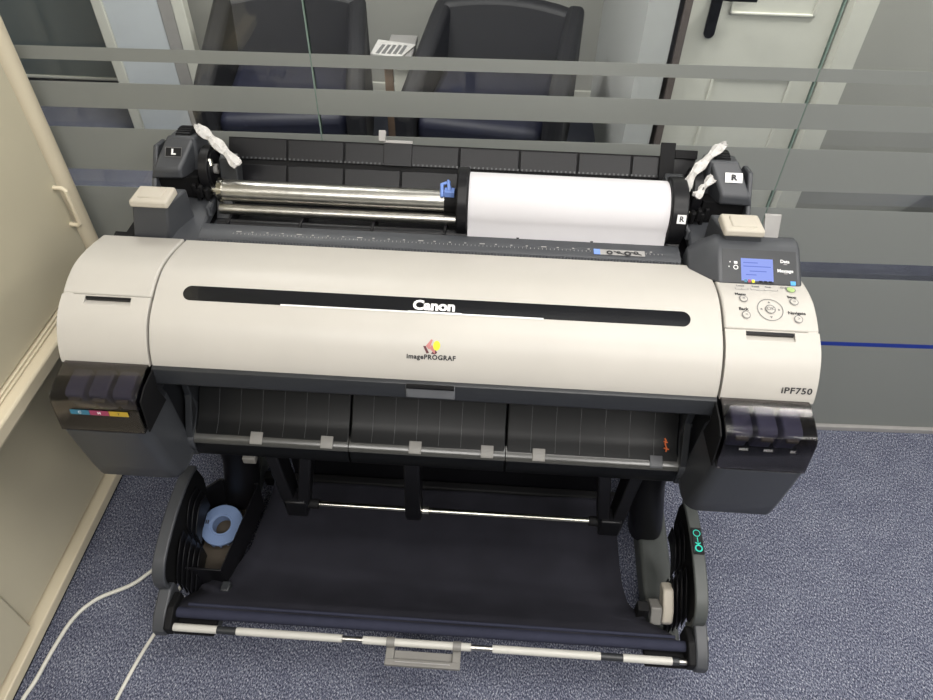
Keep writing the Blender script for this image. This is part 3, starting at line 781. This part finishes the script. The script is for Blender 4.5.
# stand: legs, feet, cross beam
for s in (-1, 1):
    rings = []
    for z, xc, yc in ((.085, s*.530, .225), (.12, s*.528, .225), (.30, s*.497, .23), (.55, s*.480, .235)):
        rings.append([(xc+.042*math.copysign(abs(math.cos(a))**.7, math.cos(a)), yc+.045*math.copysign(abs(math.sin(a))**.8, math.sin(a)), z) for a in [2*math.pi*k/20 for k in range(20)]])
    MB().loft(rings).build('leg', 'black', PR, bevel=.004)
    MB().hexa([(s*.50,-.10,.05),(s*.585,-.10,.05),(s*.60,.46,.05),(s*.51,.46,.05)], [(s*.505,-.08,.10),(s*.575,-.08,.10),(s*.59,.44,.10),(s*.515,.44,.10)]).build('foot_beam', 'foot', PR, bevel=.008, seg=3)
    for yy in (-.07, .42):
        cw = MB().tube([(s*.548, yy, .0), (s*.548, yy, .0)], .02) if False else MB()
        cw.ring((s*.545, yy, .026), .006, .026, -.012, .012, 24)
        cw.box(s*.545-.016, s*.545+.016, yy-.012, yy+.012, .03, .055)
        cw.build('caster', 'deep', PR, bevel=.001)
MB().box(-.50, .50, .300, .325, .055, .095).build('cross_beam', 'deep', PR, bevel=.005)
MB().box(-.43, .44, .345, .358, .055, .31).build('stand_panel', 'black', PR, bevel=.003)
MB().box(-.46, .46, .30, .345, .44, .50).build('upper_beam', 'black', PR, bevel=.005)
# silver catches under the body beside each leg
for s in (-1, 1):
    c0 = MB().box(*sorted((s*.425, s*.395)), .15, .19, .44, .47).build('leg_catch', 'steel', PR, bevel=.003)
    MB().box(*sorted((s*.44, s*.41)), .13, .16, .405, .425).build('catch_lever', 'tab', c0, bevel=.003)

# hanging arms with the chrome rod
def arm(x, w, two=False):
    m = MB()
    m.prism([(.19,.52),(.12,.52),(.083,.30),(.090,.275),(.125,.275),(.135,.31)], x-w/2, x+w/2)
    return m.build('paper_arm', 'black', PR, bevel=.004)
def arm_v(x, dx, w):
    m = MB()
    for x0, xx in ((x-dx, x-.01), (x+dx, x+.01)):
        m.hexa([(xx-w/2,.083,.275),(xx+w/2,.083,.275),(xx+w/2,.125,.275),(xx-w/2,.125,.275)], [(x0-w/2,.12,.51),(x0+w/2,.12,.51),(x0+w/2,.18,.51),(x0-w/2,.18,.51)])
    m.box(x-w/2-.010, x+w/2+.010, .083, .125, .272, .33)
    o = m.build('paper_arm', 'black', PR, bevel=.004)
    return o
arm_v(-.325, .045, .028); arm(-.055, .036); arm_v(.395, .040, .028)
for a, b in ((-.30,.375),):
    rod = MB().tube([(a,.100,.305),(b,.100,.305)], .0072, 16).build('chrome_rod', 'chrome', PR)
    for x in (-.288, .362): MB().tube([(x-.014,.100,.305),(x+.014,.100,.305)], .0115, 14).build('rod_collar', 'deep', rod)
    MB().tube([(-.034,.100,.305),(-.020,.100,.305)], .0105, 14).build('rod_collar', 'steel', rod)

# fabric basket
bk = MB(); NX, NY = 24, 28
YS = [(.300,.092,-.462,.455),(.24,.080,-.462,.455),(.15,.085,-.468,.452),(.08,.095,-.470,.450),(.02,.112,-.485,.450),(-.03,.142,-.515,.458),(-.075,.180,-.545,.495),(-.105,.199,-.560,.530),(-.126,.2035,-.562,.540)]
rows = cr([(a, b, 0) for a, b, _, _ in YS], 4); Ls = cr([(c, d, 0) for _, _, c, d in YS], 4)
ring_top = []
for (p, l) in zip(rows, Ls):
    row = []
    for i in range(NX+1):
        u = i/NX; x = l.x*(1-u)+l.y*u
        sag = -.006*math.sin(math.pi*u)
        fold = .0022*math.sin(u*19+p.x*30)*math.sin(p.x*22+1.3) + .003*math.exp(-((p.x-(.055-.05*u))/.012)**2)
        edge = .018*max(0, 1-u/.04)**2+.018*max(0, 1-(1-u)/.04)**2 if p.x > -.06 else 0
        row.append((x, p.x, p.y+sag*(1 if p.x > -.08 else .2)+fold+edge))
    ring_top.append(row)
nr = len(ring_top); vs = [v for r in ring_top for v in r]; fs = []
for j in range(nr-1):
    for i in range(NX): a = j*(NX+1)+i; fs.append((a, a+1, a+NX+2, a+NX+1))
bk.add(vs, fs)
bo = bk.build('basket_cloth', 'cloth', PR, angle=80)
md = bo.modifiers.new('thick', 'SOLIDIFY'); md.thickness = .003; md.offset = -1
# cloth hem wrapped over the front rail
MB().tube([(-.563,-.128,.196),(.563,-.128,.196)], .0115, 18).build('front_hem', 'hem', bo)
MB().tube([(-.535,-.112,.204),(.535,-.112,.204)], .0035, 8).build('hem_stitching', 'hem', bo)

# white sectioned rod in front
RY, RZ = -.1585, .189
rod = MB().tube([(-.572,RY,RZ),(.568,RY,RZ)], .0062, 16).build('front_rod', 'steel', PR)
for a, b, m_ in ((-.560,-.460,'whiterod'),(-.417,-.185,'whiterod'),(-.140,.095,'whiterod'),(.141,.373,'whiterod'),(.421,.525,'whiterod')):
    MB().tube([(a,RY,RZ),(b,RY,RZ)], .0085, 20).build('rod_sleeve', m_, rod)
for a, b in ((-.460,-.417),(.373,.421)): MB().tube([(a,RY,RZ),(b,RY,RZ)], .0080, 18).build('rod_joint', 'dgrey', rod)
for a in (-.572, .526): MB().tube([(a,RY,RZ),(a+.014,RY,RZ)], .0080, 18).build('rod_end', 'dgrey', rod)
# grey pull handle hooked on the rod
hd = MB()
hy0, hy1, hz0 = RY+.004, -.196, .176
hd.box(-.088, -.070, hy1, hy0, hz0-.004, hz0+.004); hd.box(.056, .074, hy1, hy0, hz0-.004, hz0+.004)
hd.box(-.088, .074, hy1-.008, hy1+.006, hz0-.004, hz0+.006)
hd.box(-.070, .056, hy1, RY-.010, hz0-.006, hz0-.003)
ho = hd.build('pull_handle', 'tab', PR, bevel=.003)
for x in (-.079, .065): MB().ring((x, RY, RZ), .0088, .0105, -.009, .009, 20).build('handle_clip', 'tab', ho)
MB().box(-.066, .052, hy1-.002, hy1+.001, hz0+.006, hz0+.0085).build('handle_ridge', 'lgrey', ho, bevel=.001)

# end brackets of the basket and the side plates with curved ribs
for s in (-1, 1):
    MB().prism([(-.172,.168),(-.174,.192),(-.150,.215),(-.095,.236),(-.075,.230),(-.075,.17),(-.11,.155)], s*.572, s*.600).build('end_bracket', 'grey', PR, bevel=.004)
    MB().prism([(-.170,.175),(-.172,.205),(-.13,.225),(-.09,.215),(-.09,.165)], s*.556, s*.572).build('bracket_inner', 'deep', PR, bevel=.003)
    MB().tube([(s*.598,-.115,.212),(s*.603,-.115,.212)], .006, 12).build('bracket_screw', 'steel', PR)
    MB().box(*sorted((s*.47, s*.56)), -.165, -.12, .165, .178).build('bracket_latch', 'deep', PR, bevel=.003)
    # tall side plate
    ox = -.010 if s > 0 else 0; oz = -.014 if s > 0 else 0
    out = cr([(.165,.335,0),(.12,.345,0),(.04,.340,0),(-.045,.316,0),(-.083,.292,0),(-.098,.262,0),(-.092,.225,0),(-.078,.200,0)], 6)
    rings = []
    for i, o_ in enumerate(out):
        t = out[min(i+1, len(out)-1)]-out[max(i-1, 0)]; nn_ = Vector((t.y, -t.x, 0)).normalized()
        if nn_.y > 0 and i < 20: nn_ = -nn_
        if i >= 20 and nn_.x < 0: nn_ = -nn_
        v = nn_*.010
        o_ = o_+Vector((0, oz, 0))
        rings.append([(s*.576+ox, o_.x, o_.y), (s*.604+ox, o_.x, o_.y), (s*.604+ox, o_.x+v.x, o_.y+v.y), (s*.576+ox, o_.x+v.x, o_.y+v.y)])
    pl = MB().loft(rings).build('side_plate', 'grey' if s < 0 else 'foot', PR, bevel=.003)
    poly = [(o_.x+(.004 if i_ > 22 else 0), o_.y+oz-.005) for i_, o_ in enumerate(out)] + [(-.03,.18),(.03,.165),(.08,.150),(.13,.165),(.170,.205),(.180,.26)]
    MB().prism(poly, s*.584+ox, s*.592+ox).build('plate_web', 'deep', pl)
    for g_, (ya, yb_, n_r) in enumerate(((.135,.045,3),(.030,-.062,5))):
        for k in range(n_r):
            rr = []
            for t in range(9):
                u = t/8; yy = ya+(yb_-ya)*u; zz = oz+.290-.016*k-.020*g_-(.030+.03*g_)*u*u+.012*math.sin(u*math.pi)
                xx = s*(.578-.0066*k-(.005*g_)*math.sin(u*math.pi))+ox
                rr.append([(xx, yy, zz), (xx+s*.0028, yy, zz), (xx+s*.0028, yy, zz-.05), (xx, yy, zz-.05)])
            MB().loft(rr).build('plate_rib', 'black', pl, bevel=.0008)
# teal arrow label on the right side plate
# local frame along the lip of the right plate
p0 = Vector((.580, .082, .3300)); p1 = Vector((.580, .022, .3245)); dv = (p1-p0).normalized(); uxx = Vector((1,0,0)); nn = -uxx.cross(dv)
if nn.z < 0: nn = -nn
tb = MB().hexa([p0-uxx*.011, p0+uxx*.011, p1+uxx*.011, p1-uxx*.011], [p0-uxx*.011+nn*.004, p0+uxx*.011+nn*.004, p1+uxx*.011+nn*.004, p1-uxx*.011+nn*.004]).build('arrow_label', 'black', PR)
q = MB()
def flat_ring(mb, c, r0, r1):
    n = 20; mb.add([c+uxx*(r*math.cos(2*math.pi*k/n))+dv*(r*math.sin(2*math.pi*k/n)) for r in (r0, r1) for k in range(n)], [(k,(k+1)%n,n+(k+1)%n,n+k) for k in range(n)])
Lh = (p1-p0).length
flat_ring(q, p0+dv*.013+nn*.0046, .0065, .0082); flat_ring(q, p0+dv*(Lh-.012)+nn*.0046, .0055, .0085)
q.add([p0+dv*a+uxx*b+nn*.0046 for a, b in ((.023,-.0008),(.023,.0008),(.038,.0008),(.038,-.0008))], [(0,1,2,3)])
q.add([p0+dv*a+uxx*b+nn*.0046 for a, b in ((.034,-.005),(.036,-.006),(.041,0),(.036,.006),(.034,.005),(.038,0))], [(0,1,2,5),(2,3,4,5)])
q.build('label_arrow', 'teal', tb, smooth=False)

# accessory box at the left
ab = MB(); bx0 = [(-.585,-.035),(-.486,-.035),(-.462,.205),(-.565,.212),(-.600,.175)]
bi = [(x*.97-.016*0 + (-.003 if False else 0), y) for x, y in bx0]
def poly_in(p, d):
    c = Vector((sum(q_[0] for q_ in p)/len(p), sum(q_[1] for q_ in p)/len(p))); return [tuple(Vector(q_)+(c-Vector(q_)).normalized()*d) for q_ in p]
bi = poly_in(bx0, .005)
n = len(bx0)
outb = [(x, y, .115) for x, y in poly_in(bx0, .006)]; outt = [(x, y, .215) for x, y in bx0]; int_ = [(x, y, .215) for x, y in bi]; inb = [(x, y, .120) for x, y in poly_in(bx0, .010)]
ab.loft([outb, outt, int_, inb], True, True)
abo = ab.build('accessory_box', 'black', PR, bevel=.0008)
MB().prism([(x, y) for x, y in poly_in(bx0, .016)], .1202, .1215, 'z').build('box_liner', plastic('dull_brown', (74, 66, 56), .7), abo)
MB().box(-.49, -.470, -.062, -.037, .14, .172).build('box_clip', 'dgrey', abo, bevel=.003)
MB().box(.462, .487, -.058, -.035, .165, .205).build('basket_clip', 'deep', PR, bevel=.002)
# beige lever at the right inside the plate
lv = MB(); lv.prism([(.012,.185),(.018,.200),(-.01,.215),(-.05,.190),(-.065,.165),(-.06,.145),(-.03,.150)], .522, .546)
lv.build('beige_lever', 'cream', PR, bevel=.005, seg=3)
MB().prism([(-.03,.15),(-.01,.17),(-.045,.195),(-.07,.16)], .495, .520).build('lever_bracket', 'tab', PR, bevel=.003)

# ------------------------------------------------------------------ roll spindle and paper roll (they lift out)
SY, SZ = .430, .926
sp = root('roll_spindle', 'steel roll spindle with two black flanges lying across the printer back', 'spindle', (0, SY, SZ))
MB().tube([(-.455,SY,SZ),(.46,SY,SZ)], .0215, 28).build('spindle_tube', 'steel', sp)
for a, b, r in ((-.462,-.452,.0255),(-.490,-.462,.011),(.46,.492,.012)): MB().tube([(a,SY,SZ),(b,SY,SZ)], r, 20).build('spindle_end', 'chrome', sp)
for x0, x1, nm in ((.020,.042,'left'),(.430,.462,'right')):
    fl = MB()
    fl.ring((x0,SY,SZ), 0.0218, .0675, 0, x1-x0, 56)
    fo = fl.build('roll_flange', 'black', sp, bevel=.003)
    if nm == 'left':
        MB().tube([(-.006,SY,SZ),(.020,SY,SZ)], .024, 20).build('flange_collar', 'deep', fo)
        lv_ = MB(); lv_.box(-.006, .014, SY-.016, SY+.002, SZ+.018, SZ+.030)
        lv_.hexa([(.0,SY-.01,SZ+.03),(.008,SY-.01,SZ+.03),(.008,SY,SZ+.03),(.0,SY,SZ+.03)], [(-.002,SY+.008,SZ+.042),(.002,SY+.008,SZ+.042),(.002,SY+.012,SZ+.042),(-.002,SY+.012,SZ+.042)])
        lv_.tube([(-.010,SY-.018,SZ+.02),(-.012,SY+.005,SZ+.034),(.004,SY+.012,SZ+.036)], .004, 8)
        lv_.build('lock_lever', 'lblue', fo, bevel=.003)
        q = MB().box(.0195, .0425, SY-.035, SY-.0, SZ+.055, SZ+.067)
        q.build('flange_pad', 'lgrey', fo, bevel=.002) if False else None
    else:
        # label R on the rim of the right flange, facing the front
        ang = math.radians(158); rr = .0680
        c = Vector((.449, SY+rr*math.cos(ang), SZ+rr*math.sin(ang))); nv = Vector((0, math.cos(ang), math.sin(ang))); uv = Vector((0, math.sin(ang), -math.cos(ang)))
        if uv.z < 0: uv = -uv
        ux = Vector((1,0,0)); a_ = .0085
        q = MB().add([c+nv*.0008+ux*u*a_+uv*v*a_ for u, v in ((-1,-1),(1,-1),(1,1),(-1,1))], [(0,1,2,3)])
        lb = q.build('flange_label', 'wink', sp, smooth=False, label='white label with black R')
        lettering('label_lettering', 'R', .0145, plane_map(c+nv*.0014, ux, uv), 'ink', lb, bold=.0004)

pr_ = root('paper_roll', 'wide roll of plain white paper mounted on the spindle', 'paper roll', (.236, SY, SZ))
MB().ring((.043,SY,SZ), .0285, .0585, 0, .386, 96).build('wound_paper', 'paper', pr_, angle=50)
MB().ring((.043,SY,SZ), .0218, .0285, .0005, .3855, 48).build('cardboard_core', 'brown', pr_)
# leading sheet running from the roll forward into the slot
sh = MB(); pth = []
for k in range(9):
    a = math.radians(150+ (215-150)*k/8); pth.append((SY+.0592*math.cos(a), SZ+.0592*math.sin(a)))
pth = [(SY+.0592*math.cos(math.radians(a)), SZ+.0592*math.sin(math.radians(a))) for a in range(95, 196, 8)] + [(.3665,.8940),(.3640,.8800)]
rings = [[(.0435,y,z),(.4285,y,z),(.4285,y-.0005,z),(.0435,y-.0005,z)] for y, z in pth]
sh.loft(rings).build('loose_end', 'paper', pr_, angle=80)

# paper slips tucked into the holders
def strip(name, pts, w, label, tw=(1,.3,0)):
    mb = MB(); rings = []; pts = cr(pts, 5); tw = Vector(tw).normalized()
    N = len(pts)
    for i, p in enumerate(pts):
        d = (pts[min(i+1,N-1)]-pts[max(i-1,0)]).normalized(); a = tw-d*tw.dot(d); a.normalize(); nn = a.cross(d)
        ww = w*(1+.25*math.sin(i*.9)); cr_ = .004*math.sin(i*1.7)
        if i == N-1: ww *= .7
        rings.append([p-a*ww+nn*cr_, p-a*ww*.3+nn*(.005+cr_), p+a*ww*.4+nn*(.001-cr_), p+a*ww+nn*.003, p+a*ww-nn*.0, p+a*ww*.4-nn*(.004+cr_), p-a*ww*.3+nn*.000, p-a*ww-nn*.001])
    return mb.loft(rings).build(name, 'slip', None, label=label, cat='paper', smooth=True, angle=30, loc=tuple(pts[0]))
strip('paper_slip', [(-.412,.428,.985),(-.435,.445,1.000),(-.462,.465,1.012),(-.485,.480,1.022),(-.508,.498,1.028)], .0095, 'crumpled white paper slip tucked into the left roll holder')
strip('paper_slip', [(.458,.428,.975),(.470,.445,1.000),(.490,.465,1.015),(.515,.488,1.030),(.534,.500,1.040)], .0085, 'upper folded white paper slip tucked beside the right roll flange', (1,-.2,0))
strip('paper_slip', [(.478,.412,.972),(.492,.430,.985),(.514,.452,.996),(.530,.475,1.010),(.546,.484,1.013)], .0080, 'lower folded white paper slip tucked beside the right roll flange', (1,-.2,0))

# blue adapter ring in the accessory box
ar = root('core_adapter', 'pale blue core adapter ring lying in the accessory box', 'adapter ring', (-.543,.115,.121))
rg = Matrix.Translation((-.541,.112,.158)) @ Matrix.Rotation(math.radians(12), 4, 'X')
m_ = MB().ring((0,0,0), .026, .052, -.005, .005, 48, 'z'); m_.v = [rg@v for v in m_.v]; aro = m_.build('ring_plate', 'blue', ar, bevel=.002)
m_ = MB().ring((0,0,0), .0225, .027, -.028, .004, 40, 'z'); m_.v = [rg@v for v in m_.v]; m_.build('ring_sleeve', 'blue', ar)
m_ = MB()
for k in range(4): a = -2.2+.4*k; m_.box(.045*math.cos(a)-.002, .045*math.cos(a)+.002, .047*math.sin(a)-.006, .047*math.sin(a), -.012, .002)
m_.v = [rg@v for v in m_.v]; m_.build('ring_tooth', 'blue', aro)
m_ = MB()
for dx in (0, .005): m_.box(-.041+dx, -.038+dx, .000, .010, .0052, .0056)
m_.v = [rg@v for v in m_.v]; m_.build('ring_marking', 'ink', aro)
# coloured label card lying in box bottom is left out; small pins stay with the box
MB().tube([(-.505,.045,.121),(-.505,.045,.140)], .004, 8).build('box_pin', 'tab', abo)

# cables
def cable(pts, r, label):
    return MB().tube(cr(pts, 8), r, 10).build('cable', 'cable', None, label=label, cat='cable', loc=tuple(pts[0]))
cable([(-.93,-.50,.006),(-.924,-.36,.006),(-.917,-.272,.006),(-.909,-.232,.006),(-.902,-.155,.006),(-.888,-.082,.006),(-.852,-.030,.006),(-.780,.014,.006),(-.738,.060,.006),(-.66,.13,.006),(-.625,.24,.006)], .0048, 'long white cable curving over the carpet from the cabinet to the left side plate')
cable([(-.74,-.50,.006),(-.712,-.30,.006),(-.692,-.172,.006),(-.672,-.09,.006),(-.662,-.03,.006),(-.655,.02,.006)], .0042, 'short white cable running down from the left basket bracket over the carpet')

# ------------------------------------------------------------------ lamps
def ceiling_lamp(x, y, w, d, power, label):
    c = root('ceiling_light', label, 'lamp', (x, y, 2.69))
    MB().box(x-w/2-.02, x+w/2+.02, y-d/2-.02, y+d/2+.02, 2.68, 2.70).build('lamp_frame', 'ceil', c, bevel=.003)
    MB().box(x-w/2, x+w/2, y-d/2, y+d/2, 2.672, 2.68).build('lamp_diffuser', 'lamp', c)
    li = bpy.data.lights.new('lamp_light', 'AREA'); li.shape = 'RECTANGLE'; li.size = w; li.size_y = d; li.energy = power; li.color = (1, .975, .945)
    o = bpy.data.objects.new('lamp_light', li); COL.objects.link(o); o.parent = c; o.location = (0, 0, -.03)
ceiling_lamp(.55, -.30, 1.2, .6, 20, 'long ceiling light above the front of the printer')
ceiling_lamp(-.3, -1.7, 1.2, .6, 36, 'added ceiling fill light over the carpet at front left')  # unseen lamp added as fill for the cabinet and printer front
ceiling_lamp(1.3, -1.7, 1.2, .6, 44, 'added ceiling fill light over the carpet at front right')  # added fill from the front, brightens basket and lower cabinet panel
ceiling_lamp(2.4, -.2, .6, 1.2, 34, 'long ceiling light over the open floor at right')
ceiling_lamp(-.8, 1.3, .6, .6, 75, 'square ceiling light over the armchairs')
ceiling_lamp(1.6, 1.1, .6, .6, 50, 'square ceiling light in front of the door')

wd = bpy.data.worlds.new('world'); SC.world = wd; wd.use_nodes = True
wd.node_tree.nodes['Background'].inputs[0].default_value = (.8, .85, .9, 1); wd.node_tree.nodes['Background'].inputs[1].default_value = .3

# ------------------------------------------------------------------ camera
F, p, yw, r = 699.87, .7916885, .0469243, .0215667
cp_, sp_ = math.cos(p), math.sin(p)
fw = Vector((0, cp_, -sp_)); rt = Vector((1, 0, 0)); up = rt.cross(fw)
rt2 = rt*math.cos(r)+up*math.sin(r); up2 = -rt*math.sin(r)+up*math.cos(r)
Rm = Matrix.Rotation(yw, 3, 'Z') @ Matrix((rt2, up2, -fw)).transposed()
cam = bpy.data.cameras.new('camera'); co = bpy.data.objects.new('camera', cam); COL.objects.link(co)
CAMLOC = (.09992, -.76375, 1.71434)
co.matrix_world = Matrix.Translation(CAMLOC) @ Rm.to_4x4()
cam.sensor_width = 36; cam.lens = F/933*36; cam.clip_start = .02; cam.clip_end = 50
SC.camera = co
SC.view_settings.view_transform = 'Standard'; SC.view_settings.look = 'None'; SC.view_settings.gamma = 1
SC.view_settings.use_curve_mapping = False; SC.view_settings.exposure = -.1
